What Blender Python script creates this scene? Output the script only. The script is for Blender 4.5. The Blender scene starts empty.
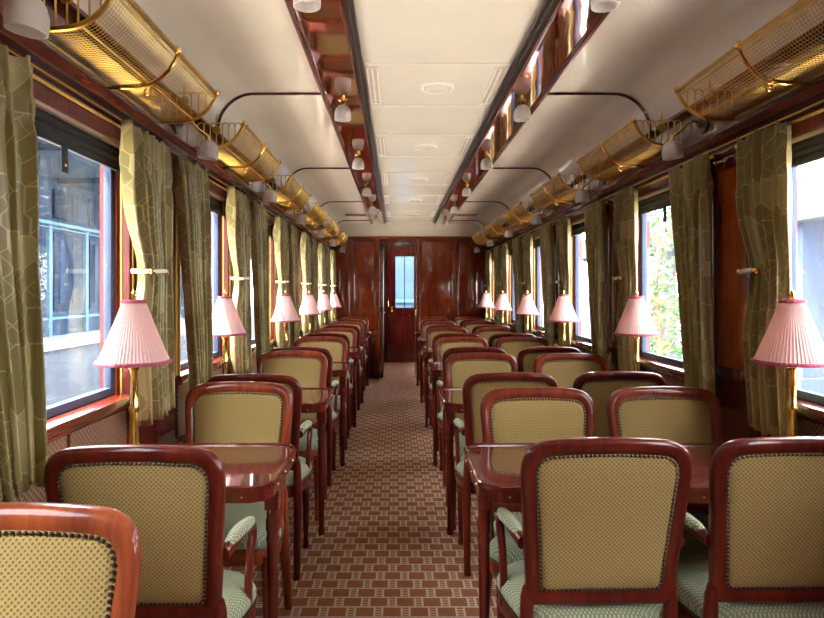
import bpy, math, random
from mathutils import Vector, Matrix
random.seed(7)
PI = math.pi
SC = bpy.context.scene
COL = SC.collection

# ------------------------------------------------------------------ node helpers
class NT:
    def __init__(s, name):
        s.m = bpy.data.materials.new(name); s.m.use_nodes = True
        s.t = s.m.node_tree; s.t.nodes.clear()
        s.out = s.t.nodes.new('ShaderNodeOutputMaterial')
    def n(s, typ, **kw):
        nd = s.t.nodes.new('ShaderNode' + typ)
        for k, v in kw.items():
            if k.startswith('i_'):
                key = k[2:].replace('__', ' ')
                nd.inputs[key].default_value = v
            else:
                setattr(nd, k, v)
        return nd
    def l(s, a, b): s.t.links.new(a, b)
    def math(s, op, a, b=None, c=None, clamp=False):
        nd = s.t.nodes.new('ShaderNodeMath'); nd.operation = op; nd.use_clamp = clamp
        for i, v in enumerate((a, b, c)):
            if v is None: continue
            if isinstance(v, (int, float)): nd.inputs[i].default_value = v
            else: s.l(v, nd.inputs[i])
        return nd.outputs[0]
    def coord(s, kind='Object', scale=(1, 1, 1), rot=(0, 0, 0)):
        tc = s.n('TexCoord'); mp = s.n('Mapping')
        mp.inputs['Scale'].default_value = scale; mp.inputs['Rotation'].default_value = rot
        s.l(tc.outputs[kind], mp.inputs['Vector'])
        return mp.outputs[0]
    def xyz(s, v):
        nd = s.n('SeparateXYZ'); s.l(v, nd.inputs[0]); return nd.outputs
    def mix(s, f, a, b):
        nd = s.t.nodes.new('ShaderNodeMix'); nd.data_type = 'RGBA'
        for sock, v in ((nd.inputs[0], f), (nd.inputs[6], a), (nd.inputs[7], b)):
            if isinstance(v, (int, float)): sock.default_value = v
            elif isinstance(v, tuple): sock.default_value = (*v, 1) if len(v) == 3 else v
            else: s.l(v, sock)
        return nd.outputs[2]
    def ramp(s, f, stops):
        nd = s.n('ValToRGB'); el = nd.color_ramp.elements
        while len(el) < len(stops): el.new(.5)
        for e, (p, c) in zip(el, stops): e.position = p; e.color = (*c, 1)
        s.l(f, nd.inputs[0]); return nd.outputs[0]
    def noise(s, v, scale, detail=4, rough=.55, dist=0):
        nd = s.n('TexNoise'); nd.inputs['Scale'].default_value = scale; nd.inputs['Detail'].default_value = detail
        nd.inputs['Roughness'].default_value = rough; nd.inputs['Distortion'].default_value = dist
        if v is not None: s.l(v, nd.inputs['Vector'])
        return nd.outputs['Fac']
    def bsdf(s, color, rough=.5, metal=0, coat=0, spec=.5, normal=None, **kw):
        nd = s.n('BsdfPrincipled')
        for key, v in (('Base Color', color), ('Roughness', rough), ('Metallic', metal), ('Coat Weight', coat), ('Specular IOR Level', spec)):
            if isinstance(v, tuple): nd.inputs[key].default_value = (*v, 1)
            elif isinstance(v, (int, float)): nd.inputs[key].default_value = v
            else: s.l(v, nd.inputs[key])
        for k, v in kw.items(): nd.inputs[k.replace('__', ' ')].default_value = v
        if normal is not None: s.l(normal, nd.inputs['Normal'])
        return nd.outputs[0]
    def bump(s, h, strength=.3, dist=.01):
        nd = s.n('Bump'); nd.inputs['Strength'].default_value = strength; nd.inputs['Distance'].default_value = dist
        s.l(h, nd.inputs['Height']); return nd.outputs[0]
    def done(s, sh): s.l(sh, s.out.inputs['Surface']); return s.m

def lin(r, g, b):
    f = lambda c: (c/255/12.92) if c/255 <= .04045 else ((c/255+.055)/1.055)**2.4
    return (f(r), f(g), f(b))

def wood(name, dark, light, axis=2, rough=.18, coat=.6, scale=1.0, mottled=False, tinted=False, spec=.4):
    t = NT(name); sc = [26*scale]*3; sc[axis] = 2.2*scale
    v = t.coord('Object', tuple(sc))
    oi = t.n('ObjectInfo')
    add = t.n('VectorMath'); add.operation = 'ADD'; t.l(v, add.inputs[0])
    cmb = t.n('CombineXYZ'); t.l(t.math('MULTIPLY', oi.outputs['Random'], 37.0), cmb.inputs[0]); t.l(t.math('MULTIPLY', oi.outputs['Random'], 11.0), cmb.inputs[1])
    t.l(cmb.outputs[0], add.inputs[1])
    f = t.noise(add.outputs[0], 1.0, 6, .6, .6)
    if mottled:
        w = t.noise(t.coord('Object', (3.2, 3.2, 2.0)), 1.6, 5, .62, 1.2)
        f = t.math('ADD', t.math('MULTIPLY', f, .45), t.math('MULTIPLY', w, .55))
    c = t.ramp(f, [(.32, dark), (.66, light)])
    if tinted:
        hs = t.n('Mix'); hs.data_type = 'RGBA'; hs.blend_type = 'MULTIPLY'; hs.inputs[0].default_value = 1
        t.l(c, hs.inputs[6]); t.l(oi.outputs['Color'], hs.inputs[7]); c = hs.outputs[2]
    return t.done(t.bsdf(c, rough, 0, coat, spec, Coat__Roughness=.04))

MAT = {}
D1, L1 = (.075, .0095, .0045), (.27, .050, .012)
MAT['mahogany'] = wood('mahogany', D1, L1, 2)
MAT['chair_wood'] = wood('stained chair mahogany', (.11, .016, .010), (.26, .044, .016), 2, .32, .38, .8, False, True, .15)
MAT['mahogany_x'] = wood('mahogany grain across', (.075, .009, .004), (.29, .055, .013), 0)
MAT['mahogany_y'] = wood('mahogany grain along', (.055, .007, .005), (.15, .022, .009), 1)
MAT['mahogany_dark'] = wood('dark mahogany', (.022, .0045, .0045), (.075, .012, .009), 2)
MAT['rosewood'] = wood('deep red rosewood', (.055, .005, .005), (.15, .018, .010), 2, .2)
MAT['jamb'] = wood('matt red jamb wood', (.075, .008, .005), (.20, .025, .010), 2, .38, 0)
MAT['panel'] = wood('figured mahogany veneer', (.12, .018, .006), (.38, .090, .018), 2, .14, .8, 1, True)
MAT['end_panel'] = wood('polished red veneer', (.080, .0075, .0035), (.28, .038, .009), 2, .10, 1.0, 1, True)
MAT['tabletop'] = wood('polished tabletop', (.055, .012, .010), (.13, .030, .020), 0, .07, 1.0)

def polished_band():
    t = NT('mirror polished soffit')
    f = t.noise(t.coord('Object', (3, 1.2, 3)), 2.2, 4, .6, .7)
    c = t.ramp(f, [(.3, (.06, .006, .003)), (.7, (.17, .035, .012))])
    b = t.bump(t.noise(t.coord('Object', (4, 2, 4)), 1.6, 2), .06, .02)
    return t.done(t.bsdf(c, .045, .0, 1.0, 1.0, b, IOR=2.2, Coat__Roughness=.03))
MAT['band'] = polished_band()

def plain(name, c, rough=.5, metal=0, coat=0, spec=.5, var=.0, vs=8):
    t = NT(name)
    if var:
        f = t.noise(t.coord('Object'), vs, 5)
        c = t.ramp(f, [(.25, tuple(x*(1-var) for x in c)), (.75, tuple(min(1, x*(1+var)) for x in c))])
    return t.done(t.bsdf(c, rough, metal, coat, spec))
MAT['brass'] = plain('polished brass', (.78, .50, .13), .18, 1, var=.12)
MAT['old_brass'] = plain('aged rack brass', (.52, .32, .07), .34, 1, var=.3, vs=14)
MAT['gold_line'] = plain('gilded strip', (.60, .38, .05), .4, .35)
MAT['nail'] = plain('bronze nailheads', (.10, .075, .06), .28, .9)
MAT['black'] = plain('black blind cloth', (.018, .018, .021), .7, var=.3, vs=20)
MAT['dark'] = plain('dark recess paint', (.012, .010, .012), .5)
MAT['cream'] = plain('cream roller box', (.55, .45, .34), .5, var=.1)
MAT['ceiling'] = plain('ivory gloss ceiling paint', (.76, .70, .585), .26, 0, .25, .5, .05, 2.5)
MAT['ceil_line'] = plain('ceiling joint', (.70, .62, .52), .5)
MAT['grey_trim'] = plain('dark bronze ceiling trim', (.10, .085, .075), .3, .35)
MAT['white'] = plain('white enamel', (.78, .75, .70), .35)
MAT['steel_blue'] = plain('blue grey window metal', (.045, .065, .115), .6, 0, spec=.2)
MAT['plate'] = plain('white tieback cuff', (.75, .70, .58), .3)

def frosted():
    t = NT('frosted glass')
    a = t.bsdf((.74, .71, .69), .35, 0, 0, .5)
    tr = t.n('BsdfTranslucent'); tr.inputs['Color'].default_value = (.85, .80, .76, 1)
    mx = t.n('MixShader'); mx.inputs[0].default_value = .35
    t.l(a, mx.inputs[1]); t.l(tr.outputs[0], mx.inputs[2])
    return t.done(mx.outputs[0])
MAT['frost'] = frosted()

def shade_mat(name, c, tr_c, k):
    t = NT(name)
    a = t.bsdf(c, .8, 0, 0, .2)
    tr = t.n('BsdfTranslucent'); tr.inputs['Color'].default_value = (*tr_c, 1)
    mx = t.n('MixShader'); mx.inputs[0].default_value = k
    t.l(a, mx.inputs[1]); t.l(tr.outputs[0], mx.inputs[2])
    return t.done(mx.outputs[0])
MAT['shade'] = shade_mat('pink pleated silk', (.80, .60, .58), (.84, .62, .58), .35)
MAT['shade_trim'] = shade_mat('rose braid', (.46, .11, .16), (.5, .12, .16), .2)

def fabric(name, base, motif, axes, p, thr=(.25, .7), bump=.5):
    t = NT(name)
    o = t.xyz(t.coord('Object'))
    u = t.math('MULTIPLY', o[axes[0]], 2*PI/p); v = t.math('MULTIPLY', o[axes[1]], 2*PI/p)
    f = t.math('MULTIPLY', t.math('SINE', u), t.math('SINE', v))
    g = t.math('ADD', f, t.math('MULTIPLY', t.math('SINE', t.math('ADD', u, t.math('MULTIPLY', v, 1.0))), .35))
    s = t.n('MapRange'); s.interpolation_type = 'SMOOTHSTEP'
    s.inputs['From Min'].default_value, s.inputs['From Max'].default_value = thr
    t.l(g, s.inputs['Value'])
    nz = t.noise(t.coord('Object', (1, 1, 1)), 180, 3)
    c = t.mix(s.outputs[0], base, motif)
    c2 = t.mix(t.math('MULTIPLY', nz, .35), c, (base[0]*.6, base[1]*.6, base[2]*.6))
    return t.done(t.bsdf(c2, .85, 0, 0, .25, t.bump(s.outputs[0], bump, .002), Sheen__Weight=.05))
MAT['back_cloth'] = fabric('gold motif upholstery', (.41, .288, .102), (.165, .112, .037), (0, 2), .0122, (.1, .65))
MAT['seat_cloth'] = fabric('pale green dotted upholstery', (.22, .25, .145), (.54, .54, .38), (0, 1), .0125, (.1, .6))

def curtain_mat():
    t = NT('olive jacquard curtain')
    uv = t.coord('UV')
    dd = []
    for ft in ('F1', 'F2'):
        vo = t.n('TexVoronoi'); vo.feature = ft; vo.distance = 'MANHATTAN'; vo.voronoi_dimensions = '2D'
        vo.inputs['Scale'].default_value = 6.5; vo.inputs['Randomness'].default_value = .8
        t.l(uv, vo.inputs['Vector']); dd.append(vo)
    l1 = t.math('LESS_THAN', t.math('SUBTRACT', dd[1].outputs['Distance'], dd[0].outputs['Distance']), .034)
    br = t.n('TexBrick'); br.inputs['Scale'].default_value = 5.0; br.inputs['Mortar Size'].default_value = .006; br.inputs['Mortar Smooth'].default_value = 0
    br.offset = .35
    mp = t.n('Mapping'); mp.inputs['Rotation'].default_value = (0, 0, .72); t.l(uv, mp.inputs[0]); t.l(mp.outputs[0], br.inputs['Vector'])
    vc = dd[0]
    cs = t.xyz(vc.outputs['Color'])
    sel = t.math('GREATER_THAN', cs[0], .45)
    l2 = t.math('MULTIPLY', br.outputs['Fac'], sel)
    ln = t.math('MAXIMUM', l1, l2)
    patch = t.math('MULTIPLY', t.math('GREATER_THAN', cs[1], .72), .45)
    fac = t.math('MAXIMUM', t.math('MULTIPLY', ln, .8), patch)
    c = t.mix(fac, (.26, .212, .072), (.55, .47, .22))
    wv = t.noise(t.coord('UV', (1, 1, 1)), 260, 2)
    sh = t.bsdf(c, .42, 0, 0, .55, t.bump(wv, .08, .002), Sheen__Weight=.15)
    tr = t.n('BsdfTranslucent'); t.l(c, tr.inputs['Color'])
    mx = t.n('MixShader'); mx.inputs[0].default_value = .12
    t.l(sh, mx.inputs[1]); t.l(tr.outputs[0], mx.inputs[2])
    return t.done(mx.outputs[0])
MAT['curtain'] = curtain_mat()

def carpet():
    t = NT('basket weave carpet')
    o = t.xyz(t.coord('Object'))
    PX, PY = .1195, .0857
    v = t.math('DIVIDE', o[1], PY); row = t.math('FLOOR', v); fv = t.math('SUBTRACT', v, row)
    par = t.math('MULTIPLY', t.math('MODULO', t.math('ADD', row, 1000.0), 2.0), .5)
    u = t.math('ADD', t.math('DIVIDE', o[0], PX), par); fu = t.math('FRACT', t.math('ADD', u, 100.0))
    inlad = t.math('GREATER_THAN', fu, .64)
    rowline = t.math('LESS_THAN', fv, .13)
    def near(x, c, w): return t.math('LESS_THAN', t.math('ABSOLUTE', t.math('SUBTRACT', x, c)), w)
    post = t.math('MAXIMUM', near(fu, .675, .04), near(fu, .96, .04))
    r3 = t.math('FRACT', t.math('MULTIPLY', fv, 4.0))
    rung = t.math('MULTIPLY', t.math('LESS_THAN', r3, .34), inlad)
    ln = t.math('MAXIMUM', t.math('MAXIMUM', rowline, post), rung)
    nz = t.noise(t.coord('Object'), 9, 5); nf = t.noise(t.coord('Object'), 420, 2)
    brown = t.ramp(nz, [(.3, (.22, .088, .034)), (.7, (.31, .125, .048))])
    c = t.mix(t.math('MULTIPLY', ln, .92), brown, (.60, .46, .37))
    c = t.mix(t.math('MULTIPLY', nf, .3), c, (.18, .08, .045))
    return t.done(t.bsdf(c, .9, 0, 0, .15, t.bump(nf, .3, .003)))
MAT['carpet'] = carpet()

def dado_mat():
    t = NT('embossed brown wall cloth')
    o = t.xyz(t.coord('Object'))
    u = t.math('MULTIPLY', o[1], 2*PI/.022); v = t.math('MULTIPLY', o[2], 2*PI/.022)
    f = t.math('MULTIPLY', t.math('SINE', u), t.math('SINE', v))
    c = t.ramp(t.math('ADD', t.math('MULTIPLY', f, .4), .5), [(.3, (.11, .055, .030)), (.7, (.26, .145, .08))])
    return t.done(t.bsdf(c, .6, 0, 0, .4, t.bump(f, .4, .003)))
MAT['dado'] = dado_mat()

def glass(name, dirt, tint=(.97, .985, 1)):
    t = NT(name)
    tr = t.n('BsdfTransparent'); tr.inputs['Color'].default_value = (*tint, 1)
    gl = t.n('BsdfGlossy'); gl.inputs['Roughness'].default_value = .02
    fr = t.n('Fresnel'); fr.inputs['IOR'].default_value = 1.45
    mx = t.n('MixShader'); t.l(t.math('MULTIPLY', fr.outputs[0], t.math('SUBTRACT', 1.0, t.n('NewGeometry').outputs['Backfacing'])), mx.inputs[0]); t.l(tr.outputs[0], mx.inputs[1]); t.l(gl.outputs[0], mx.inputs[2])
    if not dirt: return t.done(mx.outputs[0])
    st = t.noise(t.coord('Object', (1, 85, 5)), 1.0, 3, .6)
    dr = t.noise(t.coord('Object', (1, 120, 70)), 1.0, 2, .5)
    m = t.math('MAXIMUM', t.math('MULTIPLY', t.math('GREATER_THAN', dr, .68), .07), t.math('MULTIPLY', t.math('SUBTRACT', st, .45, clamp=True), dirt))
    df = t.n('BsdfTranslucent'); df.inputs['Color'].default_value = (.8, .85, .92, 1)
    m2 = t.n('MixShader'); t.l(m, m2.inputs[0]); t.l(mx.outputs[0], m2.inputs[1]); t.l(df.outputs[0], m2.inputs[2])
    return t.done(m2.outputs[0])
MAT['glass_wet'] = glass('rain streaked window glass', .05)
MAT['glass'] = glass('window glass', 0)
MAT['bounce_ground'] = plain('pale bounce ground', (.58, .54, .475), .9, var=.12, vs=2)  # pale reflector ground below the window view, throws light onto the ceiling
MAT['asphalt'] = plain('grey ballast', (.013, .022, .035), .9, var=.3, vs=3)
MAT['platform'] = plain('pale platform paving', (.13, .14, .15), .8, var=.1, vs=2)
MAT['facade'] = plain('blue grey station wall', (.006, .020, .042), .9, spec=.08, var=.25, vs=1.5)
MAT['facade_light'] = plain('pale blue frames', (.045, .10, .155), .9, spec=.08)
MAT['facade_dark'] = plain('dark blue panels', (.003, .010, .024), .9, spec=.08)
MAT['concrete'] = plain('pale grey steelwork', (.055, .062, .07), .9, spec=.08, var=.15, vs=2)
MAT['train_blue'] = plain('pale blue carriage paint', (.022, .055, .095), .4, var=.15, vs=2)
MAT['leaf'] = plain('green leaves', (.035, .10, .018), .6, var=.4, vs=5)
MAT['petal'] = plain('orange red flowers', (.30, .05, .02), .6)
MAT['bark'] = plain('bark', (.14, .10, .07), .9, var=.3)

# ------------------------------------------------------------------ mesh helpers
class MB:
    def __init__(s): s.v = []; s.f = []; s.uv = None
    def box(s, x0, x1, y0, y1, z0, z1):
        b = len(s.v)
        s.v += [(x0, y0, z0), (x1, y0, z0), (x1, y1, z0), (x0, y1, z0), (x0, y0, z1), (x1, y0, z1), (x1, y1, z1), (x0, y1, z1)]
        s.f += [tuple(b+i for i in q) for q in ((0, 3, 2, 1), (4, 5, 6, 7), (0, 1, 5, 4), (1, 2, 6, 5), (2, 3, 7, 6), (3, 0, 4, 7))]
        return s
    def rings(s, rings, closed=False, caps=True, flip=False):
        b = len(s.v); n = len(rings[0]); R = len(rings)
        for r in rings: s.v += [tuple(p) for p in r]
        for i in range(R if closed else R-1):
            j = (i+1) % R
            for k in range(n):
                k2 = (k+1) % n
                q = (b+i*n+k, b+i*n+k2, b+j*n+k2, b+j*n+k)
                s.f.append(q[::-1] if flip else q)
        if caps and not closed:
            s.f.append(tuple(b+k for k in range(n))[::-1]); s.f.append(tuple(b+(R-1)*n+k for k in range(n)))
        return s
    def tube(s, path, r, n=8, closed=False, up=(0, 0, 1), sx=1, sz=1):
        P = [Vector(p) for p in path]; N = len(P); rings = []
        rad = r if hasattr(r, '__len__') else [r]*N
        upv = Vector(up)
        prev = None
        for i in range(N):
            if closed: t = P[(i+1) % N]-P[i-1]
            else: t = P[min(i+1, N-1)]-P[max(i-1, 0)]
            t.normalize()
            if prev is None:
                a = upv if abs(t.dot(upv)) < .95 else Vector((1, 0, 0))
                x = t.cross(a).normalized()
            else:
                x = (prev-t*prev.dot(t)).normalized()
            prev = x; y = x.cross(t)
            rings.append([P[i]+x*math.cos(2*PI*k/n)*rad[i]*sx+y*math.sin(2*PI*k/n)*rad[i]*sz for k in range(n)])
        return s.rings(rings, closed)
    def lathe(s, prof, c=(0, 0, 0), n=24, closed_prof=False, M=None):
        rings = []
        for r, z in prof:
            ring = [Vector((math.cos(2*PI*k/n)*max(r, 1e-5), math.sin(2*PI*k/n)*max(r, 1e-5), z)) for k in range(n)]
            if M is not None: ring = [M @ p for p in ring]
            rings.append([(p[0]+c[0], p[1]+c[1], p[2]+c[2]) for p in ring])
        return s.rings(rings, closed_prof)
    def prism(s, poly, z0, z1):
        return s.rings([[(x, y, z0) for x, y in poly], [(x, y, z1) for x, y in poly]])
    def sphere(s, c, r, n=8, m=5, half=None):
        return s.lathe([(r*math.sin(PI*i/m), -r*math.cos(PI*i/m)) for i in range(m+1)], c, n)
    def build(s, name, mat, parent=None, smooth=True, bevel=0, angle=40):
        me = bpy.data.meshes.new(name); me.from_pydata([tuple(v) for v in s.v], [], s.f)
        if s.uv:
            ul = me.uv_layers.new(name='UVMap')
            for lp in me.loops: ul.data[lp.index].uv = s.uv[lp.vertex_index]
        me.validate()
        import bmesh
        bm = bmesh.new(); bm.from_mesh(me); bmesh.ops.recalc_face_normals(bm, faces=bm.faces)
        if bevel:
            es = [e for e in bm.edges if len(e.link_faces) == 2 and e.calc_face_angle(0) > .6]
            bmesh.ops.bevel(bm, geom=es, offset=bevel, segments=2, affect='EDGES', profile=.6)
        if smooth:
            for f in bm.faces: f.smooth = True
            for e in bm.edges:
                if len(e.link_faces) == 2 and e.calc_face_angle(0) > math.radians(angle): e.smooth = False
        bm.to_mesh(me); bm.free()
        m = MAT[mat] if isinstance(mat, str) else mat
        me.materials.append(m)
        o = bpy.data.objects.new(name, me); COL.objects.link(o)
        if parent: o.parent = parent
        return o

def empty(name, loc=(0, 0, 0), rz=0):
    o = bpy.data.objects.new(name, None); COL.objects.link(o); o.location = loc; o.rotation_euler = (0, 0, rz)
    o.empty_display_size = .1
    return o
def tag(o, label, cat, group=None):
    o['label'] = label; o['category'] = cat
    if group: o['group'] = group
    return o
def struct(o): o['kind'] = 'structure'; return o
def children(o): return [c for c in COL.objects if c.parent == o]
KIDS = {}
def kids(o):
    if o.name not in KIDS: KIDS[o.name] = children(o)
    return KIDS[o.name]
def copy_tree(o, parent=None):
    c = o.copy(); COL.objects.link(c)
    if parent: c.parent = parent
    for k in kids(o): copy_tree(k, c)
    return c
class Proto:
    """first use takes the original, later uses take copies"""
    def __init__(s, root): s.root = root; s.used = False
    def put(s, loc, rz, label, cat, group, wood_tint=None):
        if not s.used: s.used = True; o = s.root; kids(o); [kids(k) for k in kids(o)]
        else: o = copy_tree(s.root)
        if wood_tint:
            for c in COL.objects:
                if c.parent == o: c.color = (*wood_tint, 1)
        o.location = loc; o.rotation_euler = (0, 0, rz)
        return tag(o, label, cat, group)
ORD = ['first', 'second', 'third', 'fourth', 'fifth', 'sixth', 'seventh', 'eighth']

# ------------------------------------------------------------------ layout numbers
XL, XR, XC = -1.05, 1.45, .20      # inner wall faces, centre line
P = 1.40                           # bay pitch
WY0 = 1.97                         # window centre of the first full bay in view
YB, YE = -.45, 9.95               # shell ends
NB0, NB1 = -1, 6                   # window bays
WIN_H = .43                       # half opening
ZS, ZT = 1.005, 1.97               # sill, opening top
ZCO = 2.055                        # cornice underside
CAMZ = 1.40

# ------------------------------------------------------------------ floor
m = MB().box(XL-.1, XR+.1, YB, YE+2.9, -.06, 0)
struct(m.build('floor', 'carpet', smooth=False))

# ------------------------------------------------------------------ side walls
def side_wall(name, s, win_from):
    """s=-1: wall on the single table side, s=+1: double table side"""
    X = XL if s < 0 else XR
    def bx(mb, d0, d1, y0, y1, z0, z1):     # d measured outward from the inner face
        a, b = X+s*d0, X+s*d1
        return mb.box(min(a, b), max(a, b), y0, y1, z0, z1)
    w = MB()
    bx(w, 0, .10, YB, YE+.1, 0, ZS-.03)
    bx(w, 0, .10, YB, YE+.1, ZT, 2.30)
    ys = [YB]
    for k in range(NB0, NB1):
        yc = WY0+P*k; ys += [yc-WIN_H, yc+WIN_H]
    ys.append(YE+.1)
    for i in range(0, len(ys), 2):
        bx(w, 0, .10, ys[i], ys[i+1], ZS-.03, ZT)
    wall = struct(w.build(name, 'rosewood', smooth=False))
    # heater ledge and kick along the foot of the wall
    lg = MB(); bx(lg, -.05, 0, YB, YE, .60, .625); bx(lg, -.012, 0, YB, YE, 0, .10)
    lg.build('wall_ledge', 'mahogany_dark', wall, bevel=.004)
    for k in range(NB0, NB1):
        yc = WY0+P*k
        # recessed veneer panels on the pier after this window
        if k < NB1:
            y0, y1 = yc+WIN_H, yc+P-WIN_H
            ym = (y0+y1)/2
            if ym < YE-.1:
                fr = MB()
                for (a, b, c, d) in ((y0+.115, y0+.15, 1.02, 1.985), (y1-.15, y1-.115, 1.02, 1.985)):
                    bx(fr, -.016, 0, a, b, c, d)
                bx(fr, -.016, 0, y0+.15, y1-.15, 1.02, 1.07); bx(fr, -.016, 0, y0+.15, y1-.15, 1.93, 1.985)
                pf = fr.build('pier_panel', 'rosewood', wall, bevel=.004)
                pn = MB(); bx(pn, -.006, 0, y0+.15, y1-.15, 1.07, 1.93)
                pn.build('veneer_inlay', 'panel', pf, smooth=False)
        # embossed cloth panel below the sill
        pd = MB(); bx(pd, -.008, 0, yc-WIN_H+.01, yc-.01, .70, ZS-.06); bx(pd, -.008, 0, yc+.01, yc+WIN_H-.01, .70, ZS-.06)
        pd.build('cloth_panel', 'dado', wall, bevel=.003)
    # cornice and the boards above
    c = MB()
    prof = [(0, ZCO), (-.055, ZCO), (-.075, ZCO+.018), (-.075, ZCO+.03), (-.045, ZCO+.05), (-.03, ZCO+.06), (-.03, ZCO+.195), (-.055, ZCO+.203), (-.068, ZCO+.208), (-.068, ZCO+.222), (0, ZCO+.222)]
    ring = lambda y: [(X+s*d, y, z) for d, z in prof]
    c.rings([ring(YB), ring(YE)])
    co = c.build('trim_1' if s < 0 else 'trim_2', 'mahogany_y', angle=25); struct(co)
    ln = MB(); bx(ln, -.079, -.075, YB, YE, ZCO+.02, ZCO+.027)
    ln.build('polished_edge', 'mahogany_dark', co, smooth=False)
    bd = MB()
    for (d, z0, z1) in ((-.024, 2.026, 2.046), (-.016, 1.99, 2.026), (-.022, 2.046, ZCO)):
        bx(bd, d, 0, YB, YE, z0, z1)
    bd.build('pelmet_moulding', 'mahogany_y', co, bevel=.004)
    gs = MB(); bx(gs, -.027, -.024, YB, YE, 2.033, 2.039)
    gs.build('gold_strip', 'gold_line', co, smooth=False)
    # windows
    n = win_from
    for k in range(NB0, NB1):
        yc = WY0+P*k; a, b = yc-WIN_H, yc+WIN_H
        f = MB()
        for (y0, y1) in ((a-.11, a+.012), (b-.012, b+.11)):
            bx(f, -.020, .03, y0, y1, ZS-.01, ZT+.03)
        bx(f, -.020, .03, a+.012, b-.012, ZT-.012, ZT+.03)
        win = struct(f.build(f'window_{n}', 'jamb', bevel=.004)); n += 1
        g = MB()
        for y0 in (a-.014, b+.006): bx(g, -.026, -.02, y0, y0+.008, ZS, ZT)
        for y0 in (a-.060, b+.050): bx(g, -.026, -.02, y0, y0+.009, ZS, ZT)
        for y0 in (a+.012, b-.016): bx(g, .008, .015, y0, y0+.004, ZS, ZT-.012)
        g.build('gold_bead', 'gold_line', win, smooth=False)
        sash = MB()
        for (y0, y1) in ((a+.018, a+.058), (b-.058, b-.018)): bx(sash, .03, .06, y0, y1, ZS, ZT-.012)
        bx(sash, .03, .06, a+.058, b-.058, ZS, ZS+.03); bx(sash, .03, .06, a+.058, b-.058, ZT-.05, ZT-.012)
        sash.build('window_sash', 'steel_blue', win, bevel=.004)
        pn = MB(); bx(pn, .042, .048, a+.055, b-.055, ZS+.02, ZT-.04)
        pn.build('glass_pane', 'glass_wet' if s < 0 else 'glass', win, smooth=False)
        si = MB(); bx(si, -.045, .06, a-.05, b+.05, ZS-.03, ZS)
        bx(si, -.03, 0, a-.04, b+.04, ZS-.05, ZS-.03)
        si.build('window_sill', 'mahogany_y', win, bevel=.006)
    return n
nw = side_wall('wall_left', -1, 1)
side_wall('wall_right', 1, nw)

# ------------------------------------------------------------------ ceiling
ZSIDE, ZBAND, ZMID = 2.48, 2.475, 2.52
def ceiling():
    half = []                                    # distance from centre line, height
    for i in range(13):
        a = PI/2*i/12
        half.append((1.185-.20*(1-math.cos(a)), 2.27+.21*math.sin(a)))
    half.append((.61, ZSIDE))
    T = .03
    cm = MB()
    for s in (-1, 1):
        pts = [(XC+s*d, z) for d, z in half]
        outer = [(XC+s*(d+.0), z+T) for d, z in half][::-1]
        outer = [(XC+s*1.28, 2.27)] + [(XC+s*(d+.03), z+T) for d, z in half[1:]]
        poly = pts+outer[::-1]
        cm.rings([[(x, y, z) for x, z in poly] for y in (YB, YE+.02)])
    cm.box(XC-.37, XC+.37, YB, YE+.02, ZMID, ZMID+.03)
    for s in (-1, 1):
        a, b = sorted((XC+s*.37, XC+s*.62)); cm.box(a, b, YB, YE+.02, ZMID+.005, ZMID+.035)
    # white lunette over the end partition
    cl = struct(cm.build('ceiling', 'ceiling', angle=35))
    ln = MB()
    y = 3.05-.7*4
    while y < YE:
        ln.box(XC-.355, XC+.355, y-.006, y+.006, ZMID-.004, ZMID); y += .7
    ln.build('joint_strip', 'ceil_line', cl, smooth=False)
    return cl
ceiling()
k3 = 3
for s in (-1, 1):
    c = lambda d: XC+s*d
    b = MB(); x0, x1 = sorted((c(.41), c(.60))); b.box(x0, x1, YB, YE, ZBAND, ZBAND+.035)
    so = struct(b.build(f'trim_{k3}', 'band', smooth=False)); k3 += 1
    e = MB()
    for d0, d1, z0, z1 in ((.596, .612, ZBAND-.014, ZSIDE+.02), (.585, .596, ZBAND-.006, ZBAND), (.402, .414, ZBAND-.012, ZBAND+.03)):
        x0, x1 = sorted((c(d0), c(d1))); e.box(x0, x1, YB, YE, z0, z1)
    e.build('edge_moulding', 'mahogany_y', so, bevel=.003)
    g = MB()
    for d0, d1, z0, z1 in ((.385, .402, ZBAND+.008, ZMID+.005), (.366, .385, ZBAND+.025, ZMID+.005)):
        x0, x1 = sorted((c(d0), c(d1))); g.box(x0, x1, YB, YE, z0, z1)
    g.build('stepped_trim', 'grey_trim', so, bevel=.002)
# curved dark ribs across the side panels
for y in (1.33, 3.38, 5.43, 7.47, 9.45):
    for s in (-1, 1):
        path = [(XC+s*.612, y, ZSIDE-.004)]
        for i in range(13):
            a = PI/2*(1-i/12)
            path.append((XC+s*(1.18-.20*(1-math.cos(a))), y, 2.265+.211*math.sin(a)))
        path.append((XC+s*1.18, y, 2.265))
        rb = MB().tube(path, .011, 6, sx=1.2, sz=.7).build(f'trim_{k3}', 'mahogany_dark'); struct(rb); k3 += 1

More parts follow.
